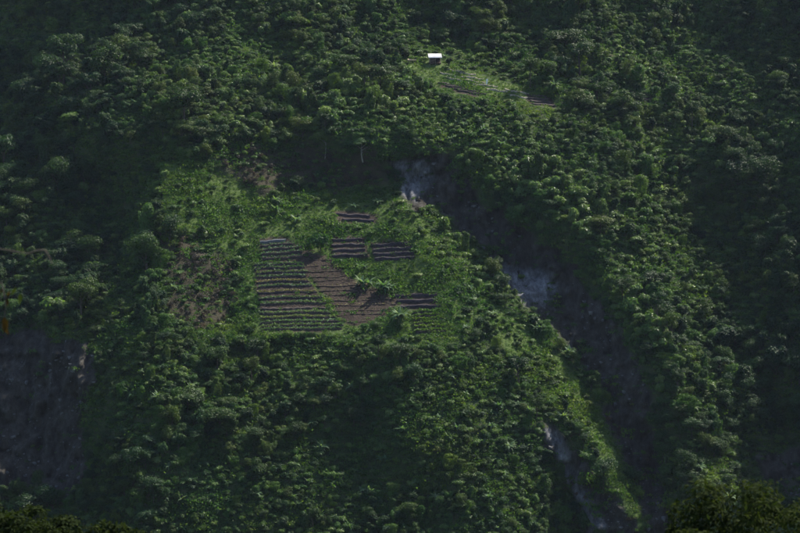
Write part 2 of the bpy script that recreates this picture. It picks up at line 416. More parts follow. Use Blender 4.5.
ter = mesh_np('hillside', np.stack([VX, VY, VZ], -1).reshape(-1, 3), F, 'hillside_ground', True,
              {'rock': ext(mr), 'fresh': ext(mfresh), 'soil': ext(np.maximum(mso, ms * 0.75)), 'grass': ext(mg, 0.3)})
hill = link(bpy.data.objects.new('hillside_terrain', ter)); tag(hill, kind='structure')
def near_z(x, y):                       # ground height of the near side
    i = int(np.argmin(np.abs(xs - x))); return float(np.interp(y, YN[i], ZN[i])) + CAMZ

# ------------------------------------------------------------------ building blocks for plants
def leaves(P, Nrm, size, rng, aspect=0.55, droop=0.35, up=0.4, axis=None):
    """one folded, pointed leaf (or spray of leaves) per point; returns verts, quads, tint"""
    n = len(P); P = np.asarray(P, float)
    Nn = Nrm + rng.normal(0, 0.45, (n, 3)); Nn[:, 2] += up
    Nn /= np.linalg.norm(Nn, axis=1, keepdims=True) + 1e-9
    if axis is None:
        a = rng.normal(0, 1, (n, 3)) + Nrm * 0.8; a[:, 2] -= droop
    else: a = axis + rng.normal(0, 0.25, (n, 3))
    a -= (a * Nn).sum(1, keepdims=True) * Nn
    a /= np.linalg.norm(a, axis=1, keepdims=True) + 1e-9
    b = np.cross(Nn, a)
    s = (np.asarray(size) * rng.uniform(0.65, 1.35, n))[:, None]
    w = s * aspect * rng.uniform(0.8, 1.2, (n, 1)) * 0.5
    tip = P + a * s - Nn * s * droop * 0.6
    mid = P + a * s * 0.45
    l = mid + b * w - Nn * w * 0.3; r = mid - b * w - Nn * w * 0.3
    V = np.stack([P, r, tip, l], 1).reshape(-1, 3)
    Fq = np.arange(4 * n).reshape(n, 4)
    return V, Fq, np.repeat(rng.random(n), 4)
def tube(pts, rad, sides=6):
    pts = np.asarray(pts, float); V = []; F = []
    for i, p in enumerate(pts):
        d = pts[min(i + 1, len(pts) - 1)] - pts[max(i - 1, 0)]; d /= np.linalg.norm(d) + 1e-9
        u = np.cross(d, [0.31, 0.95, 0.1]); u /= np.linalg.norm(u) + 1e-9; v = np.cross(d, u)
        for k in range(sides):
            t = 2 * pi * k / sides; V.append(p + rad[i] * (cos(t) * u + sin(t) * v))
    for i in range(len(pts) - 1):
        for k in range(sides):
            F.append((i * sides + k, i * sides + (k + 1) % sides, (i + 1) * sides + (k + 1) % sides, (i + 1) * sides + k))
    return np.array(V), np.array(F)
def join(parts):
    Vs, Fs, T, o = [], [], [], 0
    for p in parts:
        Vs.append(p[0]); Fs.append(np.asarray(p[1]) + o); o += len(p[0])
        T.append(p[2] if len(p) > 2 else np.full(len(p[0]), 0.5))
    return np.concatenate(Vs), np.concatenate(Fs), np.concatenate(T)
def trunk_mesh(name, h, r, crown_r, rng, mat='bark', limbs=4, lean=0.06):
    top = np.array([rng.normal(0, lean) * h, rng.normal(0, lean) * h, h])
    ts = np.linspace(0, 1, 6)[:, None]
    base = np.array([0, 0, -1.6])
    sp = base + (top - base) * ts + np.sin(ts * pi) * rng.normal(0, 0.03, 3) * h
    parts = [tube(sp, r * (1.25 - 0.95 * ts[:, 0]))]
    for k in range(limbs):
        t0 = rng.uniform(0.45, 0.85); p0 = base + (top - base) * t0
        a = 2 * pi * (k + rng.random()) / limbs
        e = p0 + np.array([cos(a) * crown_r * 0.65, sin(a) * crown_r * 0.65, crown_r * rng.uniform(0.35, 0.8)])
        m = (p0 + e) / 2 + np.array([0, 0, crown_r * 0.08])
        parts.append(tube([p0, m, e], [r * 0.5, r * 0.32, r * 0.12], 5))
    V, Fq, _ = join(parts)
    return mesh_np(name, V, Fq, mat, True)
def crown_mesh(name, R, H, hc, n, leaf, rng, mat, lobes=9, flat=0.75, droop=0.35, aspect=0.55, skirt=0.0, lr=(0.15, 0.48), core=0.42):
    """lumpy crown: leaf sprays over many overlapping lobes, with gaps between them"""
    Pn, Nn = [], []
    cs = []
    for k in range(lobes):
        a = rng.uniform(0, 2 * pi); q = math.sqrt(rng.uniform(0, 1)) * 0.68
        zz = rng.uniform(-0.55, 0.62) * (1 - 0.55 * q)
        cs.append((np.array([cos(a) * q * R, sin(a) * q * R, hc + zz * H]), R * rng.uniform(*lr)))
    cs.append((np.array([0, 0, hc + 0.1 * H]), R * core))
    w = np.array([c[1] ** 2 for c in cs]); w /= w.sum()
    for (c, r), f in zip(cs, w):
        m = max(6, int(n * f))
        d = rng.normal(0, 1, (m, 3)); d[:, 2] = np.where(rng.random(m) < 0.72, np.abs(d[:, 2]), d[:, 2]); d /= np.linalg.norm(d, axis=1, keepdims=True)
        bump = 0.58 + 0.75 * vnoise(d * 2.3 + c * 3, 5)
        rr = r * bump * rng.uniform(0.70, 1.2, m)
        Pn.append(c + d * rr[:, None] * np.array([1, 1, flat])); Nn.append(d)
    parts = [leaves(np.concatenate(Pn), np.concatenate(Nn), leaf, rng, aspect, droop)]
    if skirt > 0:                      # hanging curtains of creeper
        m = int(n * 0.6); a = rng.uniform(0, 2 * pi, m); z = rng.uniform(-skirt, 0.1, m)
        rad = R * (0.78 + 0.25 * vnoise(np.stack([np.cos(a) * 2.2, np.sin(a) * 2.2], -1) + 9, 3)) * (1 - 0.12 * np.abs(z))
        p = np.stack([np.cos(a) * rad, np.sin(a) * rad, hc + z * H], -1); d = np.stack([np.cos(a), np.sin(a), 0 * a + 0.15], -1)
        ax = np.stack([np.cos(a) * 0.2, np.sin(a) * 0.2, 0 * a - 1], -1)
        parts.append(leaves(p, d, leaf * 1.1, rng, aspect, droop, 0.1, ax))
    V, Fq, T = join(parts)
    return mesh_np(name, V, Fq, mat, False, {'tint': T})
def blade_leaf(a, L, W, rise, sag, z0, rng, seg=7):
    """one long arching banana or palm leaf, torn along its edges"""
    d = np.array([cos(a), sin(a), 0]); s = np.array([-sin(a), cos(a), 0])
    V = []; F = []
    for i in range(seg + 1):
        t = i / seg
        p = d * L * (t * (1 - 0.25 * t * sag)) + np.array([0, 0, z0 + rise * L * t - sag * L * t * t])
        w = W * (0.25 + 0.75 * math.sin(min(1, t * 1.25 + 0.12) * pi) ** 0.7) if t < 0.98 else 0.02
        w *= rng.uniform(0.75, 1.1)
        V += [p - s * w - np.array([0, 0, 0.28 * w]), p, p + s * w - np.array([0, 0, 0.28 * w])]
    for i in range(seg):
        b = 3 * i
        F += [(b, b + 1, b + 4, b + 3), (b + 1, b + 2, b + 5, b + 4)]
    return np.array(V), np.array(F), np.full(len(V), rng.random())
def banana_parts(rng, stems=3, h=2.0, L=2.2):
    st, lf = [], []
    for k in range(stems):
        o = np.array([rng.normal(0, 0.55), rng.normal(0, 0.55), 0]) if k else np.zeros(3)
        hh = h * rng.uniform(0.55, 1.15)
        st.append(tube([o + [0, 0, -1.0], o + [0.05, 0, hh * 0.5], o + [0.1, 0.05, hh]], [0.17, 0.14, 0.09], 6))
        n = rng.integers(9, 13); a0 = rng.uniform(0, 6)
        for j in range(n):
            v = blade_leaf(a0 + j * 2.4 + rng.normal(0, .2), L * rng.uniform(0.7, 1.1), 0.30 * rng.uniform(0.8, 1.2), rng.uniform(0.5, 1.3), rng.uniform(0.5, 1.0), hh, rng)
            lf.append((v[0] + o + [0.1, 0.05, 0], v[1], v[2]))
    return join(st), join(lf), lf

# ------------------------------------------------------------------ plant prototypes: list of (part name, mesh)
PROTO = {}; BLADES = []
def proto(kind, *parts): PROTO.setdefault(kind, []).append(parts)
r_ = np.random.default_rng(11)
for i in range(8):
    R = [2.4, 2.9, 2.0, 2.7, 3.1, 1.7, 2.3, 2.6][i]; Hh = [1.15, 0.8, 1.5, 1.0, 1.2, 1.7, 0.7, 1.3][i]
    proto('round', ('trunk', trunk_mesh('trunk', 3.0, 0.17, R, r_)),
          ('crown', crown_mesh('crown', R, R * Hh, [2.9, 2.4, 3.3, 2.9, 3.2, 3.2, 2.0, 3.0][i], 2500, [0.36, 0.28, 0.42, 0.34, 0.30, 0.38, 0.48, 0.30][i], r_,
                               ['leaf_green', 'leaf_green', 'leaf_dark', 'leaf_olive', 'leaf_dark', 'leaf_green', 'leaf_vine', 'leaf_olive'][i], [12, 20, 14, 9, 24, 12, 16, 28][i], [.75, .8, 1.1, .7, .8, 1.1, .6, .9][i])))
for i in range(3):
    proto('bright', ('trunk', trunk_mesh('trunk', 2.6, 0.13, 2.0, r_)),
          ('crown', crown_mesh('crown', 2.1 + 0.3 * i, 2.1, 2.4, 1150, 0.62, r_, 'leaf_bright', 11, 0.85, 0.6, 0.5)))
for i in range(3):
    proto('tall', ('trunk', trunk_mesh('trunk', 5.6, 0.2, 3.2, r_, 'pale_bark' if i == 1 else 'bark', 6)),
          ('crown', crown_mesh('crown', 3.2 + 0.3 * i, 2.6, 5.4, 3200, 0.36, r_, ['leaf_dark', 'leaf_green', 'leaf_olive'][i], 14, 0.55)))
for i in range(4):
    proto('draped', ('trunk', trunk_mesh('trunk', 3.6, 0.2, 1.6, r_)),
          ('crown', crown_mesh('crown', [2.1, 2.4, 1.5, 3.0][i], [2.2, 2.2, 2.8, 1.8][i], [3.7, 3.7, 4.2, 2.8][i], 1700, 0.36, r_, 'leaf_vine' if i % 2 else 'leaf_green', 7, 0.9, 0.5, 0.6, 1.4)))
for i in range(4):
    proto('shrub', ('stem', trunk_mesh('stem', 0.9, 0.07, 1.0, r_, 'bark', 5)),
          ('foliage', crown_mesh('foliage', 1.25 + 0.15 * i, 0.9, 0.95, 620, 0.32, r_, ['leaf_green', 'leaf_vine', 'leaf_bright', 'leaf_green'][i], 6, 0.75)))
for i in range(2):
    proto('dry', ('stem', trunk_mesh('stem', 1.0, 0.06, 1.1, r_, 'bark', 7)),
          ('foliage', crown_mesh('foliage', 1.15, 1.0, 1.0, 420, 0.22, r_, 'leaf_dry', 7, 0.85, 0.2)))
for i in range(4):
    st, lf, single = banana_parts(r_, [3, 2, 4, 1][i], [0.9, 0.8, 1.1, 0.8][i], [2.2, 1.9, 2.3, 2.0][i])
    BLADES.append([mesh_np('leaf', *q[:2], 'leaf_banana', True, {'tint': q[2]}) for q in single])
    proto('banana', ('stem', mesh_np('stem', st[0], st[1], 'stem_green', True)), ('leaf_fan', mesh_np('leaf_fan', lf[0], lf[1], 'leaf_banana', True, {'tint': lf[2]})))
def tuft(name, n, R, h, leaf, mat, rng, blade=True):
    p = np.stack([rng.normal(0, R * 0.5, n), rng.normal(0, R * 0.5, n), rng.uniform(-0.15, h * 0.5, n)], -1)
    d = rng.normal(0, 1, (n, 3)); d[:, 2] = np.abs(d[:, 2]) * 0.6
    ax = rng.normal(0, 0.6, (n, 3)); ax[:, 2] = np.abs(ax[:, 2]) + 0.5
    V, Fq, T = leaves(p, d, leaf, rng, 0.22 if blade else 0.7, 0.5, 0.2, ax if blade else None)
    return mesh_np(name, V, Fq, mat, False, {'tint': T})
def rock_mesh(rng):
    u = np.linspace(0, 2 * pi, 7)[:-1]; V = [(0, 0, 0.8)]
    V = np.array([(cos(a) * math.sqrt(1 - z * z), sin(a) * math.sqrt(1 - z * z), z * 0.75) for z in (-0.8, -0.1, 0.6) for a in u + z]); V *= rng.uniform(0.6, 1.25, (18, 1))
    Fq = [(k * 6 + j, k * 6 + (j + 1) % 6, k * 6 + 6 + (j + 1) % 6, k * 6 + 6 + j) for k in range(2) for j in range(6)] + [(12, 13, 14, 15), (12, 15, 16, 17)]
    return mesh_np('block', V, np.array(Fq), 'scree_rock')
for i in range(3): proto('block', ('block', rock_mesh(r_)))
for i in range(3): proto('grass', ('blades', tuft('blades', 34, 0.6, 0.3, 0.55, 'leaf_vine', r_)))
for i in range(3): proto('creeper', ('leaves', tuft('leaves', 70, 1.1, 0.6, 0.34, ['leaf_vine', 'leaf_green', 'leaf_vine'][i], r_, False)))

# ------------------------------------------------------------------ where plants grow
def cell_points(step, seed, xr=(-150, 155), zr=(-72, 118)):
    """jittered points, evenly spread over the slope (not over the picture)"""
    rng = np.random.default_rng(seed)
    gx = np.arange(xr[0], xr[1], step); gz = np.arange(zr[0], zr[1], step * 0.62)
    a, b = np.meshgrid(gx, gz, indexing='ij')
    X = (a + rng.uniform(-.5, .5, a.shape) * step).ravel(); Z = (b + rng.uniform(-.5, .5, a.shape) * step * 0.62).ravel()
    Y, m = surf_y(X, Z, True)
    # local steepness, to thin where the face is a cliff (few square metres of footing) and fill where it is gentle
    dy = (surf_y(X, Z + 0.8) - surf_y(X, Z - 0.8)) / 1.6
    foot = np.clip(np.abs(dy), 0.15, 3.0)
    return X, Y, Z, m, foot, rng
PLANTS = []      # kind, variant, x, y, z(world), scale, rot, px, py
def in_polys(p, polys, grow=0.0):
    r = np.zeros(p.shape[:-1], bool)
    for q in polys: r |= poly_sd(p, q) < grow
    return r
def banded(p, pts, width):
    """closeness to a line, 1 on it"""
    d = np.full(p.shape[:-1], 1e9)
    for a, b in zip(pts[:-1], pts[1:]):
        a = np.array(a, float); b = np.array(b, float); e = b - a; t = np.clip(((p - a) @ e) / (e @ e), 0, 1)
        d = np.minimum(d, np.linalg.norm(p - a - t[..., None] * e, axis=-1))
    return np.clip(1 - d / width, 0, 1)
SHOULDER = [(330, 110), (400, 125), (470, 145), (530, 185), (580, 235), (625, 290), (650, 340)]
SPUR = [(410, 205), (440, 245), (470, 290), (520, 345), (560, 400)]
# trees
X, Y, Z, (rk, sc, so, gr), foot, rng = cell_points(1.95, 101)
p = project(X, Y, Z)
clump = np.clip((fbm(np.stack([X, Z], -1) / 12.0, 3, 61) - 0.34) / 0.32, 0, 1)
keep = (rk < 0.25) & (so < 0.1) & (gr < 0.35) & (sc < 0.4)
keep &= ~in_polys(p, [UPPER], 4) & ~in_polys(p, [[(403, 60), (424, 58), (424, 78), (406, 78)]], 2) & ~in_polys(p, [[(414, 44), (466, 46), (474, 66), (440, 72), (405, 68)]], 2) & ~in_polys(p, [[(520, 90), (560, 96), (562, 120), (526, 117)], [(612, 84), (662, 92), (664, 113), (618, 109)]], 1)
keep &= ~in_polys(p, list(PLOTS.values()) + [[(405, 310), (448, 310), (455, 340), (408, 340)], [(250, 330), (450, 330), (456, 350), (250, 349)]], 6)
lown = banded(p, SPUR, 26) > 0
keep &= rng.random(len(X)) < np.clip(foot * 1.0, 0.25, 1) * np.where(lown, 0.25, 0.92) * np.clip(0.30 + clump * 3.0, 0, 1) * (1 - 0.62 * np.clip(clump - 0.45, 0, 1) / 0.55)
lit = banded(p, SHOULDER, 60)  # shoulder gets more bright foliage, so leaf colour adds to its sunlight
for i in np.nonzero(keep)[0]:
    u = rng.random(); s = rng.uniform(0.7, 1.3) * (0.37 + 0.50 * clump[i] ** 1.3) * (1.5 if rng.random() < 0.05 else 1.0)
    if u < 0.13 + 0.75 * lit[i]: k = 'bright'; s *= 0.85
    elif u < 0.72: k = 'round'
    elif u < 0.84 and clump[i] > 0.6: k = 'tall'
    elif u < 0.93: k = 'draped'
    else: k = 'round'
    if p[i, 1] > 345 and 200 < p[i, 0] < 560: s *= 0.8
    if p[i, 0] < 230 and p[i, 1] < 330: s *= 1.1
    v = int(rng.integers(len(PROTO[k])))
    if (p[i, 0] < 125 or p[i, 0] > 715) and rng.random() < 0.6: k = 'round'; v = int(rng.choice([2, 4]))  # darker-leaved trees towards both edges stand in for shade there
    if k == 'tall' and v == 1: v = int(rng.choice([0, 2]))
    PLANTS.append((k, v, *to_world(X[i], Y[i], Z[i]), s, rng.uniform(0, 6.28), p[i, 0], p[i, 1]))
# shrubs between and below them, thick on the spur and along the field's edge
X, Y, Z, (rk, sc, so, gr), foot, rng = cell_points(2.0, 202)
p = project(X, Y, Z)
edge = banded(p, [(255, 338), (300, 340), (350, 338), (430, 345)], 10) + banded(p, SPUR, 24) + banded(p, [(240, 230), (250, 270), (252, 335)], 8)
dens = np.where(gr > 0.4, np.where(p[:, 0] < 262, 0.20, 0.16), 0.8); dens = np.maximum(dens, edge * 0.9); dens = np.where(rk > 0.3, 0.14 * (p[:, 0] > 200), dens); dens = np.where(sc > 0.4, 0.8, dens)
keep = (rng.random(len(X)) < dens * np.clip(foot, 0.6, 1)) & ~in_polys(p, list(PLOTS.values()) + [[(408, 310), (446, 310), (452, 334), (410, 334)]], 4) & ~in_polys(p, [UPPER], -1) & ~in_polys(p, [[(425, 54), (446, 54), (448, 74), (424, 74)]], 1)
for i in np.nonzero(keep)[0]:
    k = 'dry' if ((sc[i] > 0.4 or rk[i] > 0.4) and rng.random() < 0.7) else 'shrub'
    PLANTS.append((k, int(rng.integers(len(PROTO[k]))), *to_world(X[i], Y[i], Z[i]), rng.uniform(0.45, 1.0), rng.uniform(0, 6.28), p[i, 0], p[i, 1]))
# banana plants scattered down the slope
X, Y, Z, (rk, sc, so, gr), foot, rng = cell_points(5.5, 303, (-110, 112), (-66, 66))
p = project(X, Y, Z)
dens = np.where(p[:, 1] > 345, 0.45, 0.07) + 0.25 * (banded(p, SPUR, 22) > 0) + 0.2 * banded(p, SHOULDER, 50)
dens = np.where(gr > 0.5, 0.07, dens)
keep = (rng.random(len(X)) < dens) & (rk < 0.2) & ~in_polys(p, list(PLOTS.values()), 5) & ~in_polys(p, [UPPER], 0) & (p[:, 0] > 0) & (p[:, 0] < 800) & (p[:, 1] > 0) & (p[:, 1] < 533)
for i in np.nonzero(keep)[0]:
    PLANTS.append(('banana', int(rng.integers(4)), *to_world(X[i], Y[i], Z[i]), rng.uniform(0.55, 1.0), rng.uniform(0, 6.28), p[i, 0], p[i, 1]))
# ground cover
COVER = []
X, Y, Z, (rk, sc, so, gr), foot, rng = cell_points(0.95, 404, (-150, 124), (-68, 96))
p = project(X, Y, Z)
patch = fbm(np.stack([X, Z], -1) / 5.0, 3, 71)
pd = np.full(len(X), 99.0)
for q in PLOTS.values(): pd = np.minimum(pd, poly_sd(p, q))
dens = np.where(gr > 0.45, 1.0, 0.85); dens = np.where(rk > 0.5, np.where(p[:, 0] < 200, 0.02, 0.05 + 0.45 * (patch > 0.64)), dens); dens = np.where((sc > 0.4) & (gr < 0.4), 0.3, dens); dens = np.where((pd < rng.normal(0.0, 2.0, len(X))) & (rng.random(len(X)) < 0.97) | in_polys(p, [[(427, 60), (444, 60), (444, 68), (427, 68)]]), 0.0, dens)
keep = rng.random(len(X)) < dens * np.clip(foot, 0.6, 1)
for i in np.nonzero(keep)[0]:
    k = 'grass' if (gr[i] > 0.45 and patch[i] < 0.5) else 'creeper'
    COVER.append((k, int(rng.integers(3)), *to_world(X[i], Y[i], Z[i]), rng.uniform(0.5, 1.0) * (0.5 + 1.4 * patch[i]), rng.uniform(0, 6.28)))

SCREE = []
X, Y, Z, (rk, sc, so, gr), foot, rng = cell_points(1.5, 505, (-112, 116), (-66, 66))
keep = (rk > 0.6) & (rng.random(len(X)) < 0.5 * np.clip((fbm(np.stack([X, Z], -1) / 7.0, 3, 83) - 0.35) * 4, 0, 1))
for i in np.nonzero(keep)[0]:
    SCREE.append(('block', int(rng.integers(3)), *to_world(X[i], Y[i], Z[i]), 0.16 + 0.55 * rng.random() ** 3, rng.uniform(0, 6.28)))

# ------------------------------------------------------------------ things one could count: plants in view, built one by one
def uneven(x, z):
    g = random.Random(int(x * 997) * 31 + int(z * 991)); return (g.uniform(.72, 1.3), g.uniform(.72, 1.3), g.uniform(.7, 1.35))
def place(kind, var, loc, s, rot, name, label, cat, group):
    e = empty(name, loc, label, cat, group); u = uneven(loc[0], loc[2]); e.scale = (s * u[0], s * u[1], s * u[2]); e.rotation_euler = (0, 0, rot)
    for pn, me in PROTO[kind][var]:
        o = bpy.data.objects.new(pn, me); o.parent = e; COL.objects.link(o)
    return e
REGIONS = [  # name of the place, test on survey coordinates; first match wins
    ('beside the hut terraces', lambda x, y: 395 < x < 520 and 44 < y < 112),
    ('above the hut', lambda x, y: 330 < x < 560 and y <= 50),
    ('in the top left corner', lambda x, y: x <= 170 and y < 75),
    ('on the upper left slope', lambda x, y: x <= 170 and y < 150),
    ('uphill left of the hut', lambda x, y: 170 < x <= 400 and y < 95),
    ('along the scarp rim', lambda x, y: 170 < x <= 455 and 95 <= y < 160),
    ('in the top right woods', lambda x, y: x > 560 and y < 95),
    ('beside the two brown clearings', lambda x, y: 520 <= x < 680 and y < 118),
    ('on the sunlit shoulder', lambda x, y: x < 640 and 105 <= y < 245 and x > 440),
    ('along the ravine rim', lambda x, y: 545 < x < 680 and 245 <= y < 360),
    ('on the upper right slope', lambda x, y: x >= 640 and y < 210),
    ('on the right hand slope', lambda x, y: x >= 640 and y < 300),
    ('at the far right edge', lambda x, y: x > 730 and y >= 300),
    ('right of the ravine foot', lambda x, y: x > 600 and y >= 300),
    ('above the dark hollow', lambda x, y: x <= 170 and y < 200),
    ('below the dark hollow', lambda x, y: x <= 170 and y < 330),
    ('above the ridged plot', lambda x, y: x < 480 and y < 240),
    ('left of the ridged plot', lambda x, y: x < 262 and y < 345),
    ('right of the field', lambda x, y: x < 480 and y < 330),
    ('beside the dark slip', lambda x, y: x <= 150),
    ('on the ravine spur', lambda x, y: x > 440 and y < 430),
    ('just below the field', lambda x, y: y < 385),
    ('in the lower left thicket', lambda x, y: x < 260),
    ('in the thicket below the field', lambda x, y: y < 440),
    ('low on the spur foot', lambda x, y: x > 430),
    ('at the bottom centre', lambda x, y: True)]
def region(x, y):
    for nme, t in REGIONS:
        if t(x, y): return nme
LOOK = {'round': ('broadleaf_tree', {0: 'rounded green leafy tree', 1: 'broad green leafy tree', 2: 'rounded dark green tree', 3: 'rounded olive tree', 4: 'rounded dark green tree', 5: 'narrow green leafy tree', 6: 'low spreading green tree', 7: 'rounded olive tree'}, 'tree'),
        'bright': ('large_leaved_tree', {}, 'tree'), 'tall': ('spreading_tree', {0: 'wide dark spreading tree', 1: 'pale trunked spreading tree', 2: 'wide olive spreading tree'}, 'tree'),
        'draped': ('creeper_draped_tree', {}, 'tree'), 'shrub': ('shrub', {2: 'bright green bush'}, 'shrub'), 'dry': ('dry_shrub', {}, 'shrub'), 'banana': ('banana_plant', {}, 'banana plant')}
DEF = {'bright': 'bright large leaved tree', 'draped': 'tree draped in hanging creepers', 'shrub': 'low leafy green bush', 'dry': 'thin brownish bush', 'banana': 'banana plant with arching leaves'}
PLURAL = {'broad green leafy tree': 'broad green leafy trees', 'rounded olive tree': 'rounded olive trees', 'narrow green leafy tree': 'narrow green leafy trees', 'low spreading green tree': 'low spreading green trees',
          'rounded green leafy tree': 'rounded green leafy trees', 'rounded dark green tree': 'rounded dark green trees', 'wide dark spreading tree': 'wide dark spreading trees',
          'pale trunked spreading tree': 'pale trunked spreading trees', 'wide olive spreading tree': 'wide olive spreading trees', 'bright green bush': 'bright green bushes',
          'bright large leaved tree': 'bright large leaved trees', 'tree draped in hanging creepers': 'creeper draped trees', 'low leafy green bush': 'leafy green bushes',
          'thin brownish bush': 'thin brownish bushes', 'banana plant with arching leaves': 'arching banana plants', 'leafy tree': 'leafy trees'}
def look(kind, var): return LOOK[kind][1].get(var, DEF.get(kind, 'leafy tree'))
inview = [q for q in PLANTS if 4 < q[7] < 796 and 6 < q[8] < 529]
def biggest(kinds, n, vis):
    c = sorted([q for q in inview if q[0] in kinds], key=lambda q: -q[5] * vis[q[0]] / q[3] * 560)
    return c[:n]
VIS = {'round': 2.7, 'bright': 2.6, 'tall': 3.4, 'draped': 2.6, 'shrub': 1.5, 'dry': 1.2, 'banana': 2}
chosen = biggest(('round', 'bright', 'tall', 'draped'), 300, VIS) + biggest(('shrub', 'dry'), 280, VIS) + biggest(('banana',), 300, VIS)
ids = {id(q) for q in chosen}
groups = {}
for q in chosen: groups.setdefault((region(q[7], q[8]), look(q[0], q[1]), q[0]), []).append(q)
ORD = ['leftmost', 'second from left', 'third from left', 'fourth from left', 'fifth from left', 'sixth from left', 'seventh from left', 'eighth from left',
       'ninth from left', 'tenth from left', 'eleventh from left', 'twelfth from left', 'thirteenth from left', 'fourteenth from left']
BANDS = {1: [''], 2: ['upper ', 'lower '], 3: ['upper ', 'middle ', 'lower '], 4: ['topmost ', 'upper ', 'lower ', 'lowest ']}
for (reg, lk, kind), qs in groups.items():
    name, _, cat = LOOK[kind]
    nb = min(4, -(-len(qs) // 9)); per = -(-len(qs) // nb)
    qs = sorted(qs, key=lambda q: q[8])
    for bi in range(nb):
        row = sorted(qs[bi * per:(bi + 1) * per], key=lambda q: q[7])
        for j, q in enumerate(row):
            if len(qs) == 1: lab = 'large ' + lk + ' ' + reg
            elif j < len(ORD) and len(row) > 1: lab = ORD[j] + ' of the ' + BANDS[nb][bi] + 'larger ' + PLURAL[lk] + ' ' + reg
            else: lab = BANDS[nb][bi] + lk + ' ' + reg
            place(kind, q[1], (q[2], q[3], q[4]), q[5], q[6], name, lab, cat, PLURAL[lk] + ' ' + reg)
# the rest of the wood, and the ground cover: masses nobody could count
def mass(name, items, label, cat):
    kinds = sorted({(q[0], q[1]) for q in items}); col = bpy.data.collections.new(name + '_pieces')
    index = {}
    for n, (k, v) in enumerate(kinds):
        index[(k, v)] = n
        parts = PROTO[k][v]
        # one source mesh per plant form
        src = bpy.data.objects.new('%03d_form' % n, merged(parts)); col.objects.link(src)
    pts = np.array([(q[2], q[3], q[4]) for q in items], np.float32)
    me = bpy.data.meshes.new(name); me.vertices.add(len(pts)); me.vertices.foreach_set('co', pts.ravel())
    for nm, tp, vals in (('pick', 'INT', [index[(q[0], q[1])] for q in items]), ('size', 'FLOAT_VECTOR', [c * q[5] for q in items for c in uneven(q[2], q[4])]), ('turn', 'FLOAT', [q[6] for q in items])):
        a = me.attributes.new(nm, tp, 'POINT'); a.data.foreach_set('vector' if tp == 'FLOAT_VECTOR' else 'value', np.array(vals, np.int32 if tp == 'INT' else np.float32))
    me.update()
    o = link(bpy.data.objects.new(name, me)); tag(o, label, cat, None, 'stuff')
    ng = bpy.data.node_groups.new(name, 'GeometryNodeTree')
    ng.interface.new_socket('Geometry', in_out='INPUT', socket_type='NodeSocketGeometry')
    ng.interface.new_socket('Geometry', in_out='OUTPUT', socket_type='NodeSocketGeometry')
    n = ng.nodes; L = ng.links
    gi = n.new('NodeGroupInput'); go = n.new('NodeGroupOutput')
    ci = n.new('GeometryNodeCollectionInfo'); ci.inputs['Collection'].default_value = col
    ci.inputs['Separate Children'].default_value = True; ci.inputs['Reset Children'].default_value = True
    ip = n.new('GeometryNodeInstanceOnPoints'); ip.inputs['Pick Instance'].default_value = True
    def attr(nm, t):
        a = n.new('GeometryNodeInputNamedAttribute'); a.data_type = t; a.inputs['Name'].default_value = nm; return a.outputs['Attribute']
    cx = n.new('ShaderNodeCombineXYZ'); L.new(attr('turn', 'FLOAT'), cx.inputs['Z'])
    L.new(gi.outputs[0], ip.inputs['Points']); L.new(ci.outputs[0], ip.inputs['Instance'])
    L.new(attr('pick', 'INT'), ip.inputs['Instance Index']); L.new(cx.outputs[0], ip.inputs['Rotation']); L.new(attr('size', 'FLOAT_VECTOR'), ip.inputs['Scale'])
    L.new(ip.outputs[0], go.inputs[0])
    md = o.modifiers.new('scatter', 'NODES'); md.node_group = ng
    return o
_mc = {}
def merged(parts):
    key = tuple(m.name for _, m in parts)
    if key in _mc: return _mc[key]
    V, Fq, T, MI, mats, o = [], [], [], [], [], 0
    for k, (_, m) in enumerate(parts):
        v = np.empty(len(m.vertices) * 3, np.float32); m.vertices.foreach_get('co', v)
        f = np.empty(len(m.loops), np.int32); m.loops.foreach_get('vertex_index', f)
        t = np.full(len(m.vertices), 0.5, np.float32)
        if 'tint' in m.attributes: m.attributes['tint'].data.foreach_get('value', t)
        V.append(v.reshape(-1, 3)); Fq.append(f.reshape(-1, 4) + o); T.append(t); MI.append(np.full(len(m.polygons), k, np.int32)); o += len(m.vertices)
        mats.append(m.materials[0])
    me = mesh_np('form', np.concatenate(V), np.concatenate(Fq), None, False, {'tint': np.concatenate(T)})
    for m in mats: me.materials.append(m)
    me.polygons.foreach_set('material_index', np.concatenate(MI)); _mc[key] = me
    return me
mass('forest_canopy', [q for q in PLANTS if id(q) not in ids], 'dense mixed green forest canopy covering the mountainside', 'forest')
mass('scree', SCREE, 'broken grey rock strewn over the bare slips', 'scree')
mass('ground_cover', COVER, 'grass and creepers carpeting the slope', 'undergrowth')

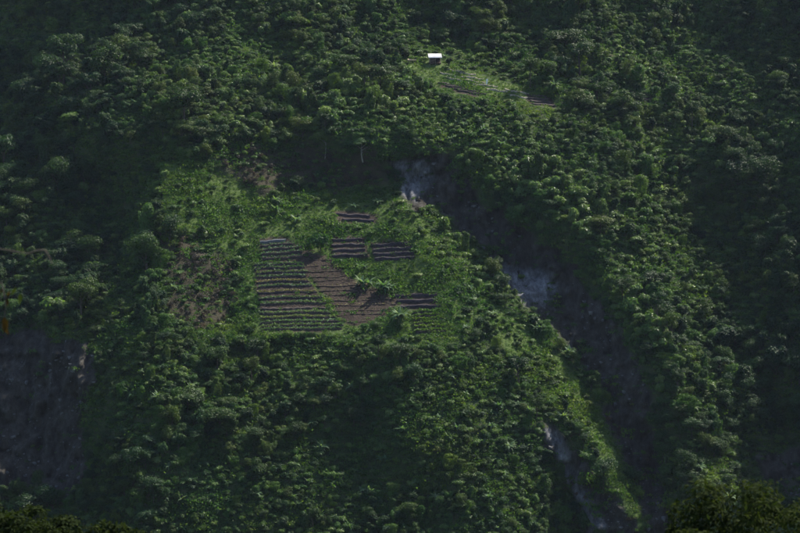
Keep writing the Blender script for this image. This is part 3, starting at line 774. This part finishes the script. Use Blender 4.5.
# ------------------------------------------------------------------ the field: plots > planting beds > crop rows
def bed(parent, px0, py0, px1, py1, soil='soil', crop='leaf_crop', dense=1.0, h=0.32, bow=0.0, rng=RNG, rise=0.45, tops=0.7):
    px0 += rng.normal(0, 0.8); px1 += rng.normal(0, 1.2); n = max(4, int(abs(px1 - px0) / 2.2)); wv = rng.uniform(0, 6)
    t = np.linspace(0, 1, n + 1)
    P = hit(px0 + (px1 - px0) * t, py0 + (py1 - py0) * t - bow * np.sin(t * pi) + 0.35 * np.sin(t * 9 + wv))
    P[:, 1:] += rng.normal(0, 0.05, (n + 1, 2))
    prof = np.array([(-0.35, -0.35), (-0.22, rise * 0.75), (-0.10, rise), (tops * 0.6, rise + 0.04), (tops, rise - 0.05), (tops + 0.5, 0.05)])
    prof = prof[None] + rng.normal(0, 0.035, (n + 1, len(prof), 2))
    V = np.stack([np.repeat(P[:, :1], prof.shape[1], 1), P[:, 1:2] + prof[..., 0], P[:, 2:3] + prof[..., 1]], -1)
    org = P[n // 2].copy()
    K = prof.shape[1]; I = np.arange((n + 1) * K).reshape(n + 1, K)
    Fq = np.stack([I[:-1, :-1], I[1:, :-1], I[1:, 1:], I[:-1, 1:]], -1).reshape(-1, 4)
    b = bpy.data.objects.new('planting_bed', mesh_np('planting_bed', (V - org).reshape(-1, 3), Fq, soil, True))
    b.parent = parent; b.location = org - np.array(parent.location); COL.objects.link(b)
    if crop:
        L = np.linalg.norm(P[-1] - P[0]); m = max(4, int(L * 2.6 * dense)); Pp = []
        tt = (np.arange(m) + rng.uniform(0.1, 0.9, m)) / m
        C = np.stack([np.interp(tt, t, P[:, k]) for k in range(3)], -1); C[:, 1] += rng.uniform(0.0, tops * 0.6, m); C[:, 2] += rise
        k = 9; Q = np.repeat(C, k, 0) + rng.normal(0, 0.09, (m * k, 3)); Q[:, 2] += np.abs(rng.normal(0, h * 0.3, m * k))
        ax = rng.normal(0, 0.8, (m * k, 3)); ax[:, 2] = np.abs(ax[:, 2]) * 0.7 + 0.3
        d = rng.normal(0, 1, (m * k, 3)); d[:, 2] = np.abs(d[:, 2])
        V, Fq, T = leaves(Q, d, h * rng.uniform(0.7, 1.3, m * k), rng, 0.5, 0.4, 0.4, ax)
        c = bpy.data.objects.new('crop_row', mesh_np('crop_row', V - org, Fq, crop, False, {'tint': T}))
        c['kind'] = 'stuff'; c.parent = b; COL.objects.link(c)
    return b
def plot(name, cx, cy, label, cat='field plot'):
    p = hit(cx, cy)[0]; return empty(name, tuple(p), label, cat)
# the big ridged plot at the left
pl = plot('ridged_plot', 300, 300, 'large ridged vegetable plot with fifteen long beds at left of the field')
ys = [265, 268.5, 273, 277.3, 282, 286.6, 292.6, 298.6, 303.8, 309, 313.5, 318, 322.3, 326.2, 329.8]
crops = ['leaf_crop', 'leaf_crop', 'leaf_crop', 'leaf_crop', 'leaf_straw', 'leaf_crop', 'leaf_straw', 'leaf_crop', 'leaf_crop', None, 'leaf_crop', 'leaf_crop', 'leaf_crop', 'leaf_crop', 'leaf_crop']
for y, c in zip(ys, crops):
    xl = np.interp(y, [262, 330], [254.5, 262]); xr = np.interp(y, [262, 277, 293, 309, 330], [301, 307, 318, 331, 345])
    bed(pl, xl, y + 0.8, xr, y - 0.6, 'soil_dark' if y < 300 else 'soil', c, 1.9, 0.42, 0.6, RNG, 0.22, 0.8)
pl = plot('upper_bed_plot', 282, 250, 'small bed plot above the large ridged plot')
for k, (x0, y0, x1, y1, c) in enumerate([(260, 243, 286, 240.5, None), (263, 247, 294, 244.5, 'leaf_crop'), (264, 251, 300, 248, 'leaf_crop'), (262, 255.5, 303, 252.5, 'leaf_crop'), (260, 260, 304, 257.5, 'leaf_crop')]):
    bed(pl, x0, y0, x1, y1, 'film' if k == 0 else 'soil', c, 1.1, 0.4)
pl = plot('tilled_plot', 345, 292, 'bare brown tilled plot running diagonally through the middle of the field')
for k in range(-2, 13):
    y = 261 + k * 4.9
    xl = np.interp(y, [250, 258, 293, 325], [302, 300, 318, 344]); xr = np.interp(y, [250, 258, 280, 293, 303, 316, 326], [314, 330, 356, 386, 400, 384, 354])
    bed(pl, xl + 1, y + 0.6, xr - 1, y - 0.9, 'soil_red', 'leaf_straw' if k % 4 == 1 else 'leaf_olive', 0.45, 0.28, RNG.normal(0, 0.9), RNG, 0.08, 1.0)
pl = plot('dark_bed_plot', 348, 248, 'dark four bed plot at the upper middle of the field, left of its twin')
for k in range(4): bed(pl, 332, 241 + k * 5.2, 364 + k * 1.4, 240 + k * 5.2, 'soil_dark', 'leaf_crop', 0.35, 0.22)
pl = plot('dark_bed_plot', 394, 252, 'dark four bed plot at upper right of the field, under the grassy bank')
for k in range(4): bed(pl, 371 + k * 1.5, 246 + k * 4.6, 411 + k * 1.5, 243.5 + k * 4.9, 'soil_dark', 'leaf_crop', 0.35, 0.22)
pl = plot('topmost_plot', 355, 218, 'small dark soil strip highest in the field, below the scarp')
for k in range(2): bed(pl, 336 + k * 8, 215 + k * 5, 370 + k * 6, 217 + k * 4.5, 'soil_dark', None)
pl = plot('dark_corner_plot', 415, 301, 'dark soil plot at the right edge of the field behind banana plants')
for k in range(3): bed(pl, 394 + k * 3, 296.5 + k * 5.4, 434 + k * 3, 295.5 + k * 5.4, 'soil_dark', None)
pl = plot('green_row_plot', 430, 322, 'plot of bright green crop rows at the lower right of the field')
for k in range(6): bed(pl, 412 + k * 0.6, 314 + k * 3.7, 440 + k * 1.6, 312.5 + k * 3.7, 'soil', 'leaf_vine', 1.8, 0.5)
# upper terraces by the hut
pl = plot('upper_terrace', 470, 78, 'stepped pale edged terrace beds downhill right of the white roofed hut')
for x0, y0, x1, y1 in [(447, 69.5, 463, 73), (459, 73.5, 475, 75.5), (461, 77, 482, 80), (466, 80.5, 486, 84), (472, 84.5, 496, 87.5), (440, 73, 456, 77), (446, 78, 462, 81.5), (488, 89.5, 508, 92.5), (506, 90, 526, 94.5), (510, 95.5, 530, 99)]:
    bed(pl, x0, y0, x1, y1, 'pale_log', 'leaf_crop', 0.8, 0.3, 0, RNG, 0.35, 0.5)
pl = plot('upper_brown_plot', 452, 88, 'brown tilled strip below the stepped terraces near the hut')
for k in range(4): bed(pl, 438 + k * 7, 83.5 + k * 2.6, 462 + k * 8, 87 + k * 2.8, 'soil', None, 1, 0.3, 0, RNG, 0.4, 0.9)
pl = plot('brown_furrowed_plot', 541, 101, 'small brown furrowed plot in a clearing right of the hut terraces')
for k in range(4): bed(pl, 527 + k * 2, 95.5 + k * 3, 547 + k * 2.5, 97.5 + k * 3, 'soil', None, 1, 0.3, 0, RNG, 0.4, 0.9)
pl = plot('brown_furrowed_plot', 638, 97, 'small purplish brown plot in the forest at the far right clearing')
for k in range(3): bed(pl, 622 + k * 5, 91.5 + k * 3, 642 + k * 5, 95.5 + k * 3, 'soil', None, 1, 0.3, 0, RNG, 0.4, 0.9)

# ------------------------------------------------------------------ plants of note, placed one by one
def at(px, py): return tuple(hit(px, py)[0])
for (px, py, kind, v, s, name, lab, cat) in [
    (385, 293, 'banana', 2, 1.65, 'banana_plant', 'tallest banana clump standing in the middle of the terraced field', 'banana plant'),
    (368, 287, 'banana', 0, 1.1, 'banana_plant', 'smaller banana clump left of the tallest one in the field', 'banana plant'),
    (401, 322, 'banana', 2, 1.5, 'banana_plant', 'banana clump between the brown strip and the green crop rows', 'banana plant'),
    (276, 214, 'banana', 1, 1.35, 'banana_plant', 'bluish banana plant on the grass above the upper bed plot', 'banana plant'),
    (297, 224, 'banana', 3, 1.25, 'banana_plant', 'pale leaved banana plant right of the bluish one above the beds', 'banana plant'),
    (355, 208, 'banana', 3, 1.0, 'banana_plant', 'lone small banana plant below the scarp', 'banana plant'),
    (320, 252, 'shrub', 1, 2.2, 'shrub', 'round green bush at the left end of the dark four bed plots', 'shrub'),
    (148, 232, 'draped', 1, 1.25, 'creeper_draped_tree', 'domed tree hung with creepers beside the dark hollow left of the field', 'tree'),
    (530, 88, 'tall', 2, 1.0, 'spreading_tree', 'wide flat topped olive tree just right of the hut terraces', 'tree'),
    (397, 62, 'tall', 0, 0.85, 'spreading_tree', 'dark bushy tree immediately left of the hut clearing', 'tree'),
    (449, 66, 'round', 2, 0.6, 'broadleaf_tree', 'dark green tree touching the right side of the hut', 'tree'),
    (464, 72, 'bright', 0, 0.6, 'large_leaved_tree', 'small yellow green tree at the head of the stepped terraces', 'tree'),
    (363, 158, 'tall', 1, 1.05, 'spreading_tree', 'pale trunked tree standing in front of the scarp', 'tree'),
    (325, 156, 'tall', 1, 0.9, 'spreading_tree', 'slender pale trunked tree left of the other on the scarp', 'tree'),
    (425, 62, 'shrub', 2, 1.0, 'shrub', 'yellow green bush beside the left wall of the hut', 'shrub'),
    (447, 69.5, 'shrub', 2, 0.7, 'shrub', 'yellow green bush in front of the hut at right', 'shrub'),
    (417, 55.5, 'bright', 1, 0.55, 'large_leaved_tree', 'bright large leaved tree behind the pale low shelter', 'tree')]:
    e = place(kind, v, at(px, py), s, random.uniform(0, 6.28), name, lab, cat, None)
    if kind == 'banana':                # these stand clear: every leaf is a piece of its own
        for c in [c for c in e.children if c.name.startswith('leaf_fan')]: bpy.data.objects.remove(c)
        for me in BLADES[v]:
            o = bpy.data.objects.new('leaf', me); o.parent = e; COL.objects.link(o)

# ------------------------------------------------------------------ hut, shelter, white marker
def box(c, s):
    c = np.array(c, float); s = np.array(s, float) / 2
    V = np.array([(x, y, z) for x in (-1, 1) for y in (-1, 1) for z in (-1, 1)], float) * s + c
    F = np.array([(0, 1, 3, 2), (4, 6, 7, 5), (0, 4, 5, 1), (2, 3, 7, 6), (0, 2, 6, 4), (1, 5, 7, 3)]); return V, F
def part(name, shapes, mat, parent, smooth=False):
    V, Fq, _ = join(shapes); o = bpy.data.objects.new(name, mesh_np(name, V, Fq, mat, smooth)); o.parent = parent; COL.objects.link(o); return o
def corrugated(w, d, z0, z1, n, y0, thick=0.03, amp=0.025):
    V = []; F = []
    xsn = np.linspace(-w / 2, w / 2, n * 4 + 1)
    for j, (yy, zz) in enumerate(((y0, z0), (y0 + d, z1))):
        for lay in (0, -thick):
            for x in xsn: V.append((x, yy, zz + lay + amp * sin((x + w / 2) / w * n * 2 * pi)))
    m = len(xsn)
    for i in range(m - 1):
        F += [(i, i + 1, 2 * m + i + 1, 2 * m + i), (m + i + 1, m + i, 3 * m + i, 3 * m + i + 1), (m + i, m + i + 1, i + 1, i), (2 * m + i, 2 * m + i + 1, 3 * m + i + 1, 3 * m + i)]
    return np.array(V), np.array(F)
h0 = np.array(at(435, 64.5)); 
hut = empty('field_hut', tuple(h0 + np.array([0, 1.0, 0.55])), 'small field hut with bright white sheet roof on the upper slope', 'hut'); hut.rotation_euler = (0, 0, radians(3))
W, D = 3.1, 2.6
part('platform', [box((0, 0, -0.15), (W + 0.2, D + 0.3, 0.3))], 'wood', hut)
for x in (-W / 2, 0.05, W / 2):
    for y in (-D / 2, D / 2): part('post', [tube([(x, y, -2.2), (x, y, 1.42 + (0.55 if y > 0 else 0))], [0.06, 0.055], 6)], 'pale_log', hut)
part('back_wall', [box((0, D / 2 - 0.1, 0.9), (W - 0.1, 0.06, 1.8))], 'bamboo_wall', hut)
part('side_wall', [box((-W / 2 + 0.09, 0, 0.75), (0.06, D - 0.3, 1.5))], 'bamboo_wall', hut)
part('side_wall', [box((W / 2 - 0.09, 0.5, 0.75), (0.06, D - 1.3, 1.5))], 'bamboo_wall', hut)
part('front_wall', [box((-0.75, -D / 2 + 0.12, 0.65), (1.4, 0.05, 1.3))], 'bamboo_wall', hut)
part('bench', [box((0.8, -0.4, 0.35), (1.2, 0.5, 0.08))], 'wood', hut)
rf = part('roof', [corrugated(W + 0.8, D + 1.0, 1.45, 2.35, 14, -D / 2 - 0.5)], 'roof_white', hut)
part('eaves_beam', [box((0, -D / 2 - 0.05, 1.38), (W + 0.5, 0.08, 0.1))], 'wood', rf)
s0 = np.array(at(412, 63.5))
sh = empty('low_shelter', tuple(s0 + np.array([0, 0.8, 0])), 'pale low shelter roof among bushes left of the hut', 'shelter')
part('thatch_roof', [corrugated(2.5, 1.7, 0.95, 1.3, 9, -0.9, 0.10, 0.03)], 'thatch', sh)
for x in (-1.05, 1.05):
    for y in (-0.75, 0.65): part('post', [tube([(x, y, -1.8), (x, y, 1.0 + 0.2 * (y > 0))], [0.05, 0.045], 6)], 'wood', sh)
m0 = np.array(at(487, 86.5))
mk = empty('white_marker', tuple(m0), 'tall thin white marker standing at the right end of the hut terraces', 'marker')
part('pole', [tube([(0, 0, -0.8), (0, 0, 1.2), (0.02, 0, 2.3)], [0.05, 0.045, 0.03], 6), tube([(-0.3, 0, 2.15), (0.55, 0, 2.22)], [0.025, 0.02], 5)], 'pale_log', mk)
V = []; F = []
for j in range(9):
    for i in range(6):
        u = i / 5; v = j / 8
        V.append((-0.28 + u * (0.62 - 0.22 * v), -0.06 + 0.05 * sin(u * 9 + v * 2), 2.14 - 1.5 * v - 0.06 * sin(u * 5)))
for j in range(8):
    for i in range(5): F.append((j * 6 + i, j * 6 + i + 1, (j + 1) * 6 + i + 1, (j + 1) * 6 + i))
V = np.array(V); V2 = V + np.array([0, 0.015, 0])
part('cloth', [(V, np.array(F)), (V2, np.array(F)[:, ::-1])], 'white_cloth', mk, True)

# ------------------------------------------------------------------ plants on the near hillside, below the camera
r2 = np.random.default_rng(5)
def near_plant(px, py_top, dist, R, H, name, label, cat, n, leaf, mat, lobes=14, flat=0.8, seed=1):
    """crown whose top stands at the given line of sight, rooted in the near ground below it"""
    rg = np.random.default_rng(seed)
    x, dist, ztop = [float(v) for v in to_world((px - 400) / FPX * dist, dist, (266.5 - py_top) / FPX * dist)]
    g = near_z(x, dist); h = ztop - g
    e = empty(name, (x, dist, g), label, cat)
    hc = h - H * 0.72
    for pn, me in (('trunk', trunk_mesh('trunk', max(hc, 0.6), 0.05 + 0.02 * h, R, rg, 'bark', 6, 0.02)),
                   ('crown', crown_mesh('crown', R, H, hc, n, leaf, rg, mat, lobes * 2, flat, 0.3, 0.5, 0.0, (0.07, 0.24), 0.3))):
        o = bpy.data.objects.new(pn, me); o.parent = e; COL.objects.link(o)
    return e
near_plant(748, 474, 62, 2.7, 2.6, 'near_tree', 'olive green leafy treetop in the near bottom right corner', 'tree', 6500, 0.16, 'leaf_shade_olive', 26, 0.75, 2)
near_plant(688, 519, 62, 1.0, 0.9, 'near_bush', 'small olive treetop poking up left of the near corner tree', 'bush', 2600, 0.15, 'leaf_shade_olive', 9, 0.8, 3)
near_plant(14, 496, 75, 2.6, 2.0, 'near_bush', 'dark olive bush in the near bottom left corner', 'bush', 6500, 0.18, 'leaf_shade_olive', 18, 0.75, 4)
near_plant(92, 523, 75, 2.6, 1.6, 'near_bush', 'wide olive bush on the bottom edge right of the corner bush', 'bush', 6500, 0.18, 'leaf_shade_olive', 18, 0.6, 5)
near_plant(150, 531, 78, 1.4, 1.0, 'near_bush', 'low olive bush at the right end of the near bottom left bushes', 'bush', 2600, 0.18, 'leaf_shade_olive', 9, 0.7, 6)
# sapling whose branch hangs in at the left edge
D0 = 26.0
def np_(px, py, d=D0): return to_world((px - 400) / FPX * d, d, (266.5 - py) / FPX * d)
sx, D0y = float(np_(-60, 260)[0]), float(np_(-60, 260)[1]); sg = near_z(sx, D0y)
sp = empty('near_sapling', (sx, D0y, sg), 'bare twig and yellow brown leaves hanging in at the left edge', 'sapling')
org = np.array([sx, D0y, sg])
part('trunk', [tube(np.array([(sx, D0y, sg - 0.5), (sx + 0.05, D0y, (sg + np_(0, 240)[2]) / 2), (sx - 0.02, D0y, np_(0, 180)[2])]) - org, [0.07, 0.055, 0.03], 8)], 'bark', sp, True)
part('twig', [tube(np.array([np_(-60, 238), np_(-20, 247), np_(5, 250), np_(28, 254), np_(37, 251), np_(45, 250), np_(49, 257), np_(52, 264)]) - org, [0.02, 0.014, 0.010, 0.010, 0.014, 0.013, 0.010, 0.006], 6)], 'bark', sp, True)
part('twig', [tube(np.array([np_(-60, 268), np_(-25, 270), np_(2, 284), np_(6, 305), np_(4, 318)]) - org, [0.016, 0.011, 0.008, 0.006, 0.004], 6)], 'bark', sp, True)
for k, (px, py, c) in enumerate([(3, 288, 0), (10, 291, 0), (16, 287, 1), (21, 293, 1), (7, 297, 0), (2, 306, 1), (4, 316, 0), (2, 322, 0), (8, 320, 0), (-4, 295, 1), (-3, 312, 0)]):
    q = np_(px, py)[None] - org
    V, Fq, T = leaves(q, np.array([[r2.normal(0, .4), -1, 0.3]]), 0.13, r2, 0.45, 0.3, 0.1, np.array([[r2.normal(0, .3), 0, -1.0]]))
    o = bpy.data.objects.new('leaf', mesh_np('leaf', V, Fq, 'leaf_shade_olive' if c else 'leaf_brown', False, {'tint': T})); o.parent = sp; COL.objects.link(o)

# ------------------------------------------------------------------ the air of the valley
lo = np.array([VX.min() - 5, VY.min() - 5, VZ.min() - 1.0]); hi = np.array([VX.max() + 5, VY.max() + 5, VZ.max() + 20.0])
m, nt, out = nmat('valley_haze')
pv = N(nt, 'ShaderNodeVolumePrincipled'); pv.inputs['Color'].default_value = (0.58, 0.70, 1.0, 1); pv.inputs['Density'].default_value = HAZE
pv.inputs['Anisotropy'].default_value = 0.2
nt.links.new(pv.outputs[0], out.inputs['Volume'])
V, Fq = box((lo + hi) / 2, hi - lo)
hz = link(bpy.data.objects.new('haze', mesh_np('haze', V, Fq, m))); tag(hz, 'thin blue haze filling the valley air', 'haze', None, 'stuff')
